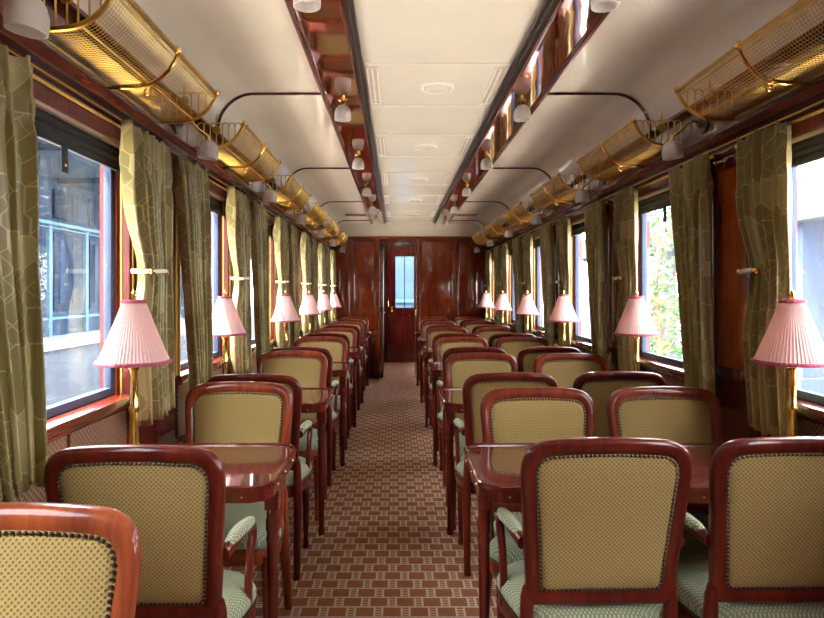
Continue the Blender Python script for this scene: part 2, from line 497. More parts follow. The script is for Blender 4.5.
# ------------------------------------------------------------------ end partition with doorway
DX0, DX1, DZ = -.275, .31, 2.17
def end_wall():
    w = MB()
    w.box(XL, DX0, YE, YE+.06, 0, 2.275); w.box(DX1, XR, YE, YE+.06, 0, 2.275); w.box(DX0, DX1, YE, YE+.06, DZ, 2.275)
    wl = struct(w.build('wall_far', 'rosewood', smooth=False))
    lu = MB()
    pts = [(XC-1.185, 2.275)]
    for i in range(13):
        a = PI/2*i/12; pts.append((XC-(1.185-.20*(1-math.cos(a))), 2.275+.21*math.sin(a)))
    pts.append((XC-.61, 2.53)); pts.append((XC+.61, 2.53))
    for i in range(12, -1, -1):
        a = PI/2*i/12; pts.append((XC+(1.185-.20*(1-math.cos(a))), 2.275+.21*math.sin(a)))
    lu.rings([[(x, y, z) for x, z in pts] for y in (YE+.005, YE+.05)])
    lu.build('lunette', 'ceiling', wl, smooth=False)
    rl = MB(); rl.box(XL, XR, YE-.018, YE, 2.235, 2.275); rl.box(XL, DX0-.05, YE-.018, YE, .70, .76); rl.box(DX1+.05, XR, YE-.018, YE, .70, .76)
    rl.build('end_moulding', 'mahogany_x', wl, bevel=.005)
    st = [(-1.05, -.985), (-.78, -.70), (-.36, DX0), (DX1, .39), (.90, .99), (1.40, 1.45)]
    for (a, b) in st:
        MB().box(a, b, YE-.014, YE, 0, 2.235).build('stile', 'mahogany', wl, bevel=.004)
    for (a, b) in ((-.985, -.78), (-.70, -.36), (.39, .90), (.99, 1.40)):
        MB().box(a+.012, b-.012, YE-.007, YE, .79, 2.19).build('veneer_panel', 'end_panel', wl, bevel=.003)
        MB().box(a+.012, b-.012, YE-.007, YE, .08, .68).build('lower_panel', 'mahogany_dark', wl, bevel=.003)
    return wl
end_wall()
# rear partition behind the camera
struct(MB().box(XL-.1, XR+.1, YB-.06, YB, 0, 2.55).build('wall_near', 'rosewood', smooth=False))
# vestibule behind the doorway
YV = 12.2
vw = MB(); vw.box(-.46, -.40, YE+.06, YV, 0, .9); vw.box(-.46, -.40, YE+.06, YV, 2.05, 2.5); vw.box(-.46, -.40, YE+.06, YE+.45, .9, 2.05); vw.box(-.46, -.40, YV-.5, YV, .9, 2.05); vw.box(.42, .48, YE+.06, YV, 0, .95); vw.box(.42, .48, YE+.06, YV, 1.95, 2.5)
vw.box(.42, .48, YE+.06, YE+.5, .95, 1.95); vw.box(.42, .48, YV-.6, YV, .95, 1.95)
v = struct(vw.build('wall_vestibule', 'rosewood', smooth=False))
MB().box(-.46, .48, YE+.06, YV+.05, 2.42, 2.47).build('vestibule_ceiling', 'ceiling', v, smooth=False)
fw = MB(); fw.box(-.46, -.17, YV, YV+.05, 0, 2.45); fw.box(.36, .48, YV, YV+.05, 0, 2.45); fw.box(-.17, .36, YV, YV+.05, 2.27, 2.45)
fw.build('vestibule_end', 'mahogany_dark', v, smooth=False)
def far_door():
    d = MB()
    y0, y1 = YV+.005, YV+.045
    d.box(-.19, -.03, y0, y1, 0, 2.26); d.box(.33, .38, y0, y1, 0, 2.26)
    d.box(-.03, .33, y0, y1, 0, 1.07); d.box(-.03, .33, y0, y1, 2.08, 2.26); d.box(-.19, .38, y0, y1, 2.26, 2.30)
    o = struct(d.build('door_1', 'rosewood', smooth=False))
    MB().box(-.03, .33, YV+.02, YV+.026, 1.07, 2.08).build('door_glass', 'glass', o, smooth=False)
    mo = MB()
    mo.box(-.10, .30, YV-.006, y0, .12, .14); mo.box(-.10, .30, YV-.006, y0, .92, .94); mo.box(-.10, -.08, YV-.006, y0, .14, .92); mo.box(.28, .30, YV-.006, y0, .14, .92)
    mo.box(.14, .155, YV, YV+.02, 1.07, 2.08)
    mo.build('door_moulding', 'mahogany_dark', o, smooth=False)
    h = MB(); h.tube([(-.10, YV-.035, .98), (-.10, YV-.035, 1.10)], .010, 8); h.box(-.115, -.085, YV-.03, YV, 1.0, 1.08)
    h.build('door_handle', 'brass', o)
    hg = MB()
    for z in (.25, 1.1, 1.95): hg.tube([(-.17, YV-.006, z), (-.17, YV-.006, z+.10)], .010, 8)
    hg.build('hinge', 'brass', o)
far_door()
def sliding_door():
    # leaf folded back against the doorway's near jamb
    d = MB().box(-.395, -.345, YE+.07, YE+.62, 0, 2.12)
    d = MB().box(DX0+.005, DX0+.05, YE+.065, YE+.70, .005, 2.12)
    o = struct(d.build('door_2', 'dark', bevel=.003))
    p = MB(); p.box(DX0+.018, DX0+.037, YE+.060, YE+.066, .1, 1.05); p.box(DX0+.018, DX0+.037, YE+.060, YE+.066, 1.15, 2.05)
    p.build('edge_plate', 'brass', o, smooth=False)
    h = MB(); h.tube([(DX0+.06, YE+.12, 1.05), (DX0+.085, YE+.12, 1.05), (DX0+.085, YE+.20, 1.05)], .009, 8); h.box(DX0+.05, DX0+.056, YE+.10, YE+.14, .95, 1.15)
    h.build('door_handle', 'brass', o)
    j = MB(); j.box(DX1-.02, DX1-.005, YE+.06, YE+.09, 0, DZ); 
    for z in (.35, 1.0, 1.95): j.tube([(DX1-.012, YE-.02, z), (DX1-.012, YE-.02, z+.11)], .009, 8)
    j.build('hinge', 'brass', o)
sliding_door()

# ------------------------------------------------------------------ armchair
def outline(hwt, hwb, z0, z1, arch, rt, rb):
    """closed list of (u, z) with a fixed point count, starting bottom centre, anticlockwise"""
    zc = z1-arch                                   # height where sides would meet the top arc
    pts = []
    def q(a, b, c, n):
        for i in range(n):
            t = i/n; pts.append(((1-t)**2*a[0]+2*t*(1-t)*b[0]+t*t*c[0], (1-t)**2*a[1]+2*t*(1-t)*b[1]+t*t*c[1]))
    def ln(a, b, n):
        for i in range(n):
            t = i/n; pts.append((a[0]+(b[0]-a[0])*t, a[1]+(b[1]-a[1])*t))
    hw = lambda z: hwb+(hwt-hwb)*(z-z0)/(zc-z0)
    top = lambda u: z1-arch*(u/hwt)**2
    R = []
    ln((0, z0), (hwb-rb, z0), 5)
    q((hwb-rb, z0), (hwb, z0), (hw(z0+rb), z0+rb), 5)
    ln((hw(z0+rb), z0+rb), (hw(zc-rt), zc-rt), 7)
    q((hw(zc-rt), zc-rt), (hwt, zc+.004), (hwt-rt, top(hwt-rt)), 8)
    for i in range(7):
        u = (hwt-rt)*(1-i/7); pts.append((u, top(u)))
    right = pts[:]
    left = [(-u, z) for u, z in right[1:]][::-1]
    return right+[(0, z1)]+left
CH = 1.0
def back_y(z): return (CH-z)*.16
def back_pt(u, z, d=0): return (u, back_y(z)+.28*u*u*0-.25*u*u*(-1)*0.35+d, z)

def make_chair():
    root = empty('armchair')
    oO = outline(.2425, .207, .51, CH, .016, .095, .012)
    oI = outline(.2015, .171, .553, CH-.043, .012, .060, .022)
    sec = [(0, -.5), (0, .5), (.10, .85), (.35, 1.05), (.70, .95), (1, .62), (1, -.62), (.70, -.95), (.35, -1.05), (.10, -.85)]
    fr = MB(); rings = []
    for (a, b), (c, d) in zip(oO, oI):
        rings.append([back_pt(a+(c-a)*t, b+(d-b)*t, dd*.019) for t, dd in sec])
    fr.rings(rings, closed=True)
    bf = fr.build('back_frame', 'chair_wood', root, angle=60)
    # nails on both faces
    nls = {-1: MB(), 1: MB()}
    per = oI; L = []; acc = 0
    for i in range(len(per)):
        a, b = per[i], per[(i+1) % len(per)]; L.append(math.hypot(b[0]-a[0], b[1]-a[1]))
    tot = sum(L); N = 118; step = tot/N
    i = 0; pos = 0; t = 0
    for k in range(N):
        target = k*step
        while pos+L[i] < target: pos += L[i]; i += 1
        f = (target-pos)/L[i]; a, b = per[i], per[(i+1) % len(per)]
        u, z = a[0]+(b[0]-a[0])*f, a[1]+(b[1]-a[1])*f
        cu, cz = 0, .76
        dl = math.hypot(u-cu, z-cz); u -= (u-cu)/dl*.004; z -= (z-cz)/dl*.004
        for sd in (-1, 1):
            M = Matrix.Rotation(PI/2*(1 if sd < 0 else -1), 3, 'X')
            nls[sd].lathe([(.0049, 0), (.0038, .0030), (.0001, .0046)], back_pt(u, z, sd*.0135), 7, M=M)
    for sd in (-1, 1): nls[sd].build('nailhead_trim', 'nail', bf)
    # upholstery, a domed pad on each face
    for sd, nm in ((1, 'back_cushion'), (-1, 'back_cover')):
        pd = MB(); rings = []
        for t, h in ((1.015, -.012), (1.0, .010), (.90, .015), (.70, .0195), (.4, .0215), (.08, .022)):
            rings.append([back_pt(u*t, .755+(z-.755)*t, sd*h) for u, z in oI])
        pd.rings(rings, caps=True)
        pd.build(nm, 'back_cloth', root, angle=70)
    # seat
    def seat_outline(k=1.0, grow=0):
        pts = []
        n = 40
        for i in range(n):
            a = 2*PI*i/n
            ca, sa = math.cos(a), math.sin(a)
            e = .48
            x = math.copysign(abs(ca)**e, ca); y = math.copysign(abs(sa)**(.62 if sa > 0 else .35), sa)
            yy = .245+.185*y
            w = .205+.042*min(1, max(0, (yy-.07)/.26))
            pts.append((x*(w+grow)*k, .245+(yy-.245)*k+(grow if y > 0 else 0)*y))
        return pts
    sr = MB(); o1 = seat_outline(1, 0.001); o2 = seat_outline(.985, 0)
    sr.rings([[(x, y, .372) for x, y in seat_outline(.96)], [(x, y, .372) for x, y in o2], [(x, y, .380) for x, y in o1], [(x, y, .428) for x, y in o1], [(x, y, .434) for x, y in o2]])
    sr.build('seat_rail', 'chair_wood', root, angle=50)
    cu = MB(); rg = []
    for k, g, z in ((.985, 0, .430), (1.0, .004, .443), (1.0, .004, .462), (.97, 0, .482), (.88, 0, .497), (.70, 0, .506), (.4, 0, .511), (.06, 0, .512)):
        rg.append([(x, y, z) for x, y in seat_outline(k, g)])
    cu.rings(rg)
    sc_ = cu.build('seat_cushion', 'seat_cloth', root, angle=70)
    pp = MB().tube([(x, y, .434) for x, y in seat_outline(1, .004)], .0042, 6, closed=True)
    pp.build('piping', 'nail', sc_)
    # legs
    for sx in (-1, 1):
        lg = MB()
        pr = [(.0, 0), (.015, 0), (.017, .012), (.014, .03), (.0125, .045), (.0205, .285), (.0225, .30), (.017, .306), (.023, .316), (.023, .325), (.018, .332), (.023, .345), (.023, .40), (0, .40)]
        lg.lathe(pr, (sx*.208, .385, 0), 14)
        lg.build('leg', 'chair_wood', root, angle=50)
        rl = MB()
        path = [(sx*.214, .0, 0), (sx*.213, .022, .10), (sx*.211, .052, .22), (sx*.209, .078, .34), (sx*.207, .084, .44), (sx*.2055, back_y(.53)+.002, .53), (sx*.204, back_y(.56), .56)]
        rl.tube(path, [.017, .018, .020, .022, .0215, .0195, .016], 10, up=(1, 0, 0))
        rl.build('leg', 'chair_wood', root)
        ar = MB()
        ap = [(.224, .058, .692), (.232, .11, .698), (.238, .19, .700), (.240, .26, .694), (.240, .300, .678), (.239, .312, .652), (.238, .300, .62), (.236, .282, .57), (.234, .278, .52), (.232, .286, .47), (.230, .292, .40)]
        ap2 = []
        for i in range(len(ap)-1):
            for j in range(3):
                t = j/3
                p0, p1, p2, p3 = [Vector(ap[min(max(i+q, 0), len(ap)-1)]) for q in (-1, 0, 1, 2)]
                ap2.append(.5*((2*p1)+(p2-p0)*t+(2*p0-5*p1+4*p2-p3)*t*t+(3*p1-p0-3*p2+p3)*t**3))
        ap2.append(Vector(ap[-1]))
        ar.tube([(sx*p[0], p[1], p[2]) for p in ap2], [.0165-.002*abs(math.sin(i*.2)) for i in range(len(ap2))], 10, up=(1, 0, 0), sx=1.15, sz=.85)
        arm = ar.build('armrest', 'chair_wood', root)
        pad = MB(); rg = []
        for i in range(11):
            t = i/10; yy = .085+.205*t; w = .023*math.sin(PI*(.06+.88*t))**.35; h = .022*math.sin(PI*(.06+.88*t))**.4
            cx = .226+.014*min(1, t*1.6); zc = .706+.006*math.sin(PI*t)-.006*t
            rg.append([(sx*(cx+w*math.cos(2*PI*q/10)), yy, zc+h*math.sin(2*PI*q/10)*(1 if math.sin(2*PI*q/10) > 0 else .5)) for q in range(10)])
        pad.rings(rg); pad.build('arm_pad', 'seat_cloth', arm)
    return root
CHAIR = Proto(make_chair())

# ------------------------------------------------------------------ tables
ZTB = .80
def make_table(xa, xw, s):
    """xa aisle end, xw wall end (local x measured from the aisle end towards the wall, s = direction)"""
    L = abs(xw-xa)
    root = empty('dining_table')
    hy, c = .275, .065
    def poly(o):
        base = [(0+o, -hy+c), (0+o, hy-c), (c*.35+o*.8, hy-c*.4-o*.3), (c+o*.4, hy-o), (L, hy-o), (L, -hy+o), (c+o*.4, -hy+o), (c*.35+o*.8, -hy+c*.4+o*.3)]
        return [(s*x, y) for x, y in base]
    top = MB().prism(poly(.010), ZTB-.034, ZTB-.004).build('tabletop', 'tabletop', root, smooth=False)
    rim = MB(); A, B, C_, D = poly(0), poly(.004), poly(.013), poly(.014)
    rim.rings([[(x, y, ZTB-.016) for x, y in A], [(x, y, ZTB-.002) for x, y in A], [(x, y, ZTB+.002) for x, y in B], [(x, y, ZTB+.002) for x, y in C_], [(x, y, ZTB-.006) for x, y in D], [(x, y, ZTB-.016) for x, y in D]], closed=True)
    rim.build('rim', 'rosewood', root, angle=30)
    ap = MB(); O, I = poly(.004), poly(.022)
    ap.rings([[(x, y, ZTB-.050) for x, y in O], [(x, y, ZTB-.015) for x, y in O], [(x, y, ZTB-.015) for x, y in I], [(x, y, ZTB-.050) for x, y in I]], closed=True)
    apo = ap.build('apron', 'rosewood', root, smooth=False)
    st = MB()
    x = .09
    while x < L-.03:
        for sy in (-1, 1): st.lathe([(.005, 0), (.004, .002), (.0001, .0035)], (s*x, sy*(hy-.004), ZTB-.032), 8, M=Matrix.Rotation(-sy*PI/2, 3, 'X'))
        x += .085
    for y in (-.14, 0, .14): st.lathe([(.005, 0), (.004, .002), (.0001, .0035)], (s*.004, y, ZTB-.032), 8, M=Matrix.Rotation(-s*PI/2, 3, 'Y'))
    st.build('stud', 'brass', apo)
    lx = s*.05
    lg = MB(); lg.box(lx-.024, lx+.024, -.024, .024, ZTB-.16, ZTB-.04)
    lgp = [(.018, 0), (.020, .02), (.016, .04), (.0155, .06), (.021, .52), (.024, .54), (.019, .55), (.025, .57), (.025, .60), (.021, .61), (.022, .645)]
    lg.lathe([(0, 0)]+lgp+[(0, .645)], (lx, 0, 0), 14)
    lg.build('leg', 'rosewood', root, angle=45)
    br = MB(); x0, x1 = sorted((s*(L-.03), s*L)); br.box(x0, x1, -.22, .22, ZTB-.12, ZTB-.036)
    br.build('wall_bracket', 'mahogany_dark', root, smooth=False)
    return root
TL, TR = (-.385, XL+.016), (.255, XR-.016)
TY = lambda k: 2.17+P*k
TAB_L = Proto(make_table(*TL, -1)); TAB_R = Proto(make_table(*TR, 1))
for k in range(6):
    TAB_L.put((TL[0], TY(k), 0), 0, f'small polished single table, {ORD[k]} along the aisle', 'table', 'single tables along the windows')
    TAB_R.put((TR[0], TY(k), 0), 0, f'wide polished double table, {ORD[k]} along the aisle', 'table', 'double tables along the windows')

# ------------------------------------------------------------------ chairs placed
G1, G2 = 'armchairs at the single tables', 'armchairs at the double tables'
rj = random.Random(3)
J = lambda a: rj.uniform(-a, a)
def wood_tint(kind):
    # burgundy on chairs turned away, orange brown on those facing, random within each
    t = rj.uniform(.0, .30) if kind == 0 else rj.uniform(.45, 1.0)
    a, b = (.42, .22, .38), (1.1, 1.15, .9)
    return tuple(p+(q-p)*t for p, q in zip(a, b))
LA = {0: (-.688, 1.61), 1: (-.70, 3.00), 2: (-.70, 4.45)}; LT = {0: (-.692, 2.74), 1: (-.70, 4.17)}
RA = {0: (.577, 1.69), 1: (.56, 3.05), 2: (.56, 4.45)}; RW = {0: (1.107, 1.70), 1: (1.115, 3.09)}
RT = {0: (.580, 2.585), 1: (.545, 4.03)}; RV = {0: (1.11, 2.60), 1: (1.115, 4.0)}
for k in range(6):
    a = LA.get(k, (-.68+J(.015), TY(k)-.475+J(.02))); CHAIR.put((a[0], a[1], 0), J(.02), f'mahogany armchair with its back turned at the {ORD[k]} single table up the aisle', 'chair', G1, wood_tint(0))
    a = LT.get(k, (-.68+J(.015), TY(k)+.475+J(.02))); CHAIR.put((a[0], a[1], 0), PI+J(.02), f'mahogany armchair facing the viewer across the {ORD[k]} single table up the aisle', 'chair', G1, wood_tint(1))
    for nm, tab, dx in (('aisle-side', (RA, RT), .56), ('window-side', (RW, RV), 1.112)):
        a = tab[0].get(k, (dx+J(.015), TY(k)-.48+J(.02))); CHAIR.put((a[0], a[1], 0), J(.02), f'{nm} mahogany armchair, back turned, at the {ORD[k]} double table up the aisle', 'chair', G2, wood_tint(0))
        a = tab[1].get(k, (dx+J(.015), TY(k)+.48+J(.02))); CHAIR.put((a[0], a[1], 0), PI+J(.02), f'{nm} mahogany armchair facing the viewer across the {ORD[k]} double table up the aisle', 'chair', G2, wood_tint(1))
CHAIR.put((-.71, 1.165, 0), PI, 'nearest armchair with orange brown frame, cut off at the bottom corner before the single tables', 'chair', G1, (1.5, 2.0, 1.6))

# ------------------------------------------------------------------ table lamps
def make_lamp():
    root = empty('table_lamp')
    MB().lathe([(0, 0), (.058, 0), (.060, .006), (.052, .014), (.035, .022), (.022, .034), (.017, .05), (.022, .058), (.016, .066), (.0, .066)], n=24).build('base', 'brass', root, angle=50)
    MB().lathe([(0, .06), (.015, .06), (.0165, .09), (.013, .16), (.0125, .20), (.018, .215), (.013, .23), (.0115, .34), (.018, .352), (.012, .365), (.009, .38), (.008, .56), (0, .56)], n=16).build('stem', 'brass', root, angle=50)
    MB().lathe([(0, .555), (.018, .558), (.018, .566), (.007, .570), (.006, .576), (.011, .588), (.009, .598), (.004, .604), (0, .609)], n=12).build('finial', 'brass', root, angle=50)
    sh = MB(); n = 180; rg = []
    z0, z1 = .366, .572
    def rr(t): return .113+(.033-.113)*(t**.93)
    prof = [(t/8, 0) for t in range(9)]+[(1-t/8, -.003) for t in range(9)]
    for t, off in prof:
        rg.append([((rr(t)+off+.0022*t*0+(.0024*(1-.4*t))*math.cos(60*2*PI*q/n))*math.cos(2*PI*q/n), (rr(t)+off+(.0024*(1-.4*t))*math.cos(60*2*PI*q/n))*math.sin(2*PI*q/n), z0+(z1-z0)*t) for q in range(n)])
    sh.rings(rg, closed=True)
    so = sh.build('lamp_shade', 'shade', root, angle=80)
    for r, z, nm in ((.1145, z0+.004, 'bottom_braid'), (.0355, z1-.003, 'top_braid')):
        tr = MB()
        tr.lathe([(r-.003, z-.006), (r+.003, z-.006), (r+.004, z), (r+.002, z+.006), (r-.004, z+.006)], n=48, closed_prof=True)
        m_ = int(r*420)
        for i in range(m_): tr.sphere((math.cos(2*PI*i/m_)*(r+.003), math.sin(2*PI*i/m_)*(r+.003), z), .0036, 5, 3)
        tr.build(nm, 'shade_trim', so)
    return root
LAMP = Proto(make_lamp())
LXl = [-.865, -.935, -.87, -.885, -.90, -.92]; LXr = [1.30, 1.30, 1.30, 1.31, 1.30, 1.30]
for k in range(6):
    y = 2.04+P*k-(.07 if k == 1 else 0)
    LAMP.put((LXl[k], y, ZTB-.003), rj.random(), f'pink pleated lamp on a brass stem standing on the {ORD[k]} single table up the aisle', 'lamp', 'pink lamps on the single tables')
    LAMP.put((LXr[k], y, ZTB-.003), rj.random(), f'pink pleated lamp on a brass stem standing on the {ORD[k]} double table up the aisle', 'lamp', 'pink lamps on the double tables')

# ------------------------------------------------------------------ curtains, rods, blinds
SIDE = {-1: 'single', 1: 'double'}
def make_curtain(seed, w_top=.46, thick=True):
    """local frame: x along the wall (0 = pier edge, + over the window), y into the room"""
    r = random.Random(seed)
    root = empty('curtain')
    far = thick
    NU, NV = 110, 46
    ztop, zbot = 2.005, .88+r.uniform(-.012, .012)
    ph = r.uniform(0, 6); zt = 1.475
    folds = 5.5+r.uniform(-.4, .4)
    mb = MB(); mb.uv = []
    drift = r.uniform(-.01, .01)
    for j in range(NV+1):
        v = j/NV; z = ztop+(zbot-ztop)*v
        pinch = math.exp(-((z-zt)/.16)**2)*(1 if far else .25)
        low = max(0, (zt-z)/(zt-zbot))
        w = w_top*(1-.10*min(1, v*2.0))
        w = w*(1-.26*pinch)-.04*low if far else w*(1-(.46 if seed == 5 else .34)*v)
        x0 = -.035-.03*low+drift*v
        head = math.exp(-((z-ztop)/.06)**2); pin = math.exp(-((z-(ztop-.13))/.05)**2)
        for i in range(NU+1):
            u = i/NU
            a = 2*PI*folds*u+ph+.5*math.sin(3*v+seed)*(1-pinch)
            amp = (.031-.008*v)*(1-.40*pinch)*(1-.45*head)*(.75+.35*math.sin(5.3*u+seed*1.7))
            y = amp*math.sin(a)+.008*math.sin(2.3*a+1.1+2*v)*(1-pin)
            xx = x0+w*u+.010*math.sin(a*1.0+1.4)*(1-.3*pinch)
            y += (.012*pin+.008*head)*math.sin(2*a+1)
            zz = z+(.010*math.sin(a*.5+seed)*head)+(.012*math.sin(a*.7+seed) if j == NV else 0)
            mb.v.append((xx, y, zz)); mb.uv.append((u*.95+seed*.37, z+seed*.21))
    for j in range(NV):
        for i in range(NU):
            q = j*(NU+1)+i; mb.f.append((q, q+1, q+NU+2, q+NU+1))
    c = mb.build('curtain_cloth', 'curtain', root, angle=180)
    so = c.modifiers.new('thickness', 'SOLIDIFY'); so.thickness = .003; so.offset = 0
    if not far: return root
    tb = MB()
    wt = w_top*.9*.74
    tb.tube([(wt*.42, .040, zt+.004), (wt*.6, .046, zt+.004), (wt-.07, .046, zt+.002), (wt-.03, .036, zt), (wt-.028, -.04, zt)], .0085, 8)
    t = tb.build('tieback', 'plate', root)
    e = MB()
    for x in (wt*.41, wt-.028): e.sphere((x, .038, zt), .014, 10, 6)
    e.build('brass_end', 'brass', t)
    return root
protos = {(kind, s_): Proto(make_curtain(sd, w, kind == 'far')) for kind, s_, sd, w in (('far', -1, 2, .42), ('near', -1, 5, .45), ('far', 1, 3, .335), ('near', 1, 8, .36))}
def put_curtain(kind, s, k):
    yc = WY0+P*k; x = (XL+.082 if s < 0 else XR-.072)
    pr = protos[(kind, s)]
    first = not pr.used
    o = pr.put((x, 0, 0), 0, '', 'curtain', f'patterned curtains beside the {SIDE[s]} tables')
    # local x -> wall direction away from the pier, local y -> into the room
    wy = -1 if kind == 'far' else 1
    inx = 1 if s < 0 else -1
    o.location = (x, yc+WIN_H+(.205 if s < 0 else .145) if kind == 'far' else yc-WIN_H-((.13 if k else .235) if s < 0 else .17), 0)
    M = Matrix(((0, inx, 0), (wy, 0, 0), (0, 0, 1)))
    if M.determinant() < 0:      # mirrored handedness: flip along the wall instead of reflecting
        o.rotation_euler = Matrix(((0, inx, 0), (-wy, 0, 0), (0, 0, 1))).to_euler()
        o.location.y += wy*.32
        o.scale = (1, 1, 1)
    else: o.rotation_euler = M.to_euler()
    if kind == 'near' and s < 0 and k == 0: o.scale = (1.2, 1, 1)      # this one is drawn out a little wider
    o['label'] = f'green patterned curtain on {"far" if kind == "far" else "near"} side of the {ORD[k]} window beside the {SIDE[s]} tables'
    return o
for s in (-1, 1):
    for k in range(0, 6):
        put_curtain('far', s, k); put_curtain('near', s, k)

def make_rod():
    root = empty('curtain_rod')
    MB().tube([(0, -.60, 0), (0, .60, 0)], .0075, 10).build('rod', 'brass', root)
    for y in (-.60, .60): MB().sphere((0, y, 0), .012, 10, 6).build('finial', 'brass', root)
    for y in (-.585, .585):
        MB().tube([(-.026, y, 0), (0, y, 0)], .006, 8).build('bracket', 'brass', root)
    return root
def make_blind():
    root = empty('roller_blind')
    w = WIN_H-.02
    bx = MB().box(-.004, .026, -w, w, 1.968-.022, 1.968).build('roller_box', 'cream', root, bevel=.003)
    f = MB(); rg = []
    prof = [(0.006, 1.946), (.012, 1.93), (.007, 1.918), (.013, 1.905), (.008, 1.893), (.012, 1.878), (.010, 1.868)]
    pts = [(x, z) for x, z in prof]+[(x-.004, z) for x, z in prof[::-1]]
    f.rings([[(x, y, z) for x, z in pts] for y in (-w, w)])
    f.build('blind_cloth', 'black', root, angle=20)
    MB().box(.003, .017, -w, w, 1.856, 1.870).build('bottom_bar', 'black', root, bevel=.003)
    st = MB().box(.016, .021, -.02, .02, 1.775, 1.872).build('pull_strap', 'black', root, bevel=.004)
    MB().lathe([(0, 0), (.006, 0), (.004, .003), (0, .004)], (.021, 0, 1.80), 10, M=Matrix.Rotation(PI/2, 3, 'Y')).build('snap_button', 'brass', st)
    return root
ROD, BLIND = Proto(make_rod()), Proto(make_blind())
for s in (-1, 1):
    for k in range(0, 6):
        yc = WY0+P*k; X = XL if s < 0 else XR; rz = 0 if s < 0 else PI
        ROD.put((X-s*.027, yc+.02, 2.004), rz, f'brass curtain rod over the {ORD[k]} window beside the {SIDE[s]} tables', 'curtain rod', f'brass curtain rods beside the {SIDE[s]} tables')
        BLIND.put((X+s*.025, yc, 0), rz, f'rolled-up black blind with strap on the {ORD[k]} window beside the {SIDE[s]} tables', 'blind', f'black blinds beside the {SIDE[s]} tables')

# ------------------------------------------------------------------ luggage racks
def make_rack():
    """local: x out from the wall (0 = board face), y along, z up from rack floor"""
    root = empty('luggage_rack')
    H = .465
    prof = [(0, .0), (.04, 0), (.08, .0), (.12, .004), (.155, .015), (.185, .034), (.212, .062), (.232, .094), (.240, .115)]
    MBr = MB().tube([(.240, -H, .115), (.240, H, .115)], .0085, 8)
    MBr.tube([(.231, -H, .095), (.231, H, .095)], .005, 6)
    MBr.build('rim_rail', 'old_brass', root)
    bt = MB().tube([(0.004, -H, .0), (0.004, H, .0)], .007, 6); bt.tube([(.14, -H, .009), (.14, H, .009)], .004, 6)
    bt.build('floor_rail', 'old_brass', root)
    # net
    L = [0]
    for a, b in zip(prof, prof[1:]): L.append(L[-1]+math.hypot(b[0]-a[0], b[1]-a[1]))
    def at(t):
        t *= L[-1]
        for i in range(len(prof)-1):
            if t <= L[i+1] or i == len(prof)-2:
                f = (t-L[i])/(L[i+1]-L[i]); return (prof[i][0]+(prof[i+1][0]-prof[i][0])*f, prof[i][1]+(prof[i+1][1]-prof[i][1])*f)
    nt = MB()
    for i in range(1, 25):
        x, z = at(i/25); nt.tube([(x, -H, z), (x, H, z)], .0014, 4)
    y = -H+.014
    while y < H-.005:
        nt.tube([(x, y, z-.002) for x, z in prof], .0013, 4); y += .0145
    nt.build('net', 'old_brass', root, smooth=False)
    for e in (-1, 1):
        ep = MB(); y = e*H
        ep.tube([(x, y, z-.004) for x, z in [at(i/16) for i in range(17)]], .0085, 8, sx=1.0, sz=1.0)
        # pointed arches standing on the hoop
        n = 7; ztop = .105
        def base(x):
            for (a, b) in zip(prof, prof[1:]):
                if a[0] <= x <= b[0]: return a[1]+(b[1]-a[1])*(x-a[0])/(b[0]-a[0])
            return .1
        xs = [.012+i*.031 for i in range(n+1)]
        for i, x in enumerate(xs):
            if base(x) < ztop-.01: ep.tube([(x, y, base(x)), (x, y, ztop)], .0028, 6)
        for a, b in zip(xs, xs[1:]):
            c, r = (a+b)/2, (b-a)/2
            ep.tube([(c+r*math.cos(PI*q/8), y, ztop+r*1.0*math.sin(PI*q/8)) for q in range(9)], .0028, 6)
        p = ep.build('end_panel', 'old_brass', root)
        md = MB().lathe([(0, -.003), (.019, -.003), (.021, 0), (.019, .003), (0, .003)], (.105, y, .085), 16, M=Matrix.Rotation(PI/2, 3, 'X'))
        md.tube([(.105, y, .105), (.105, y, .16)], [.004, .002], 6); md.sphere((.105, y, .135), .007, 8, 5)
        md.build('medallion', 'old_brass', p)
        MB().sphere((.243, y, .118), .014, 10, 6).build('corner_knob', 'brass', p)
    br = MB().tube([(-.0, 0, -.010)]+[(x, 0, z-.010) for x, z in prof[1:]], .0075, 8)
    br.tube([(.14+.016*math.cos(a)*(1-a/14), 0, -.022+.016*math.sin(a)*(1-a/14)-.004) for a in [q*.5 for q in range(16)]], .0036, 6)
    br.sphere((.242, 0, .118), .015, 10, 6)
    br.build('bracket', 'brass', root)
    return root
RACK = Proto(make_rack())
for s in (-1, 1):
    X = XL if s < 0 else XR; rz = 0 if s < 0 else PI
    for k in range(0, 6):
        y = (2.155 if s < 0 else 2.11)+P*k
        RACK.put((X-s*.045, y, 2.118), rz, f'brass luggage rack above the {ORD[k]} window beside the {SIDE[s]} tables', 'luggage rack', f'brass luggage racks above the {SIDE[s]} tables')

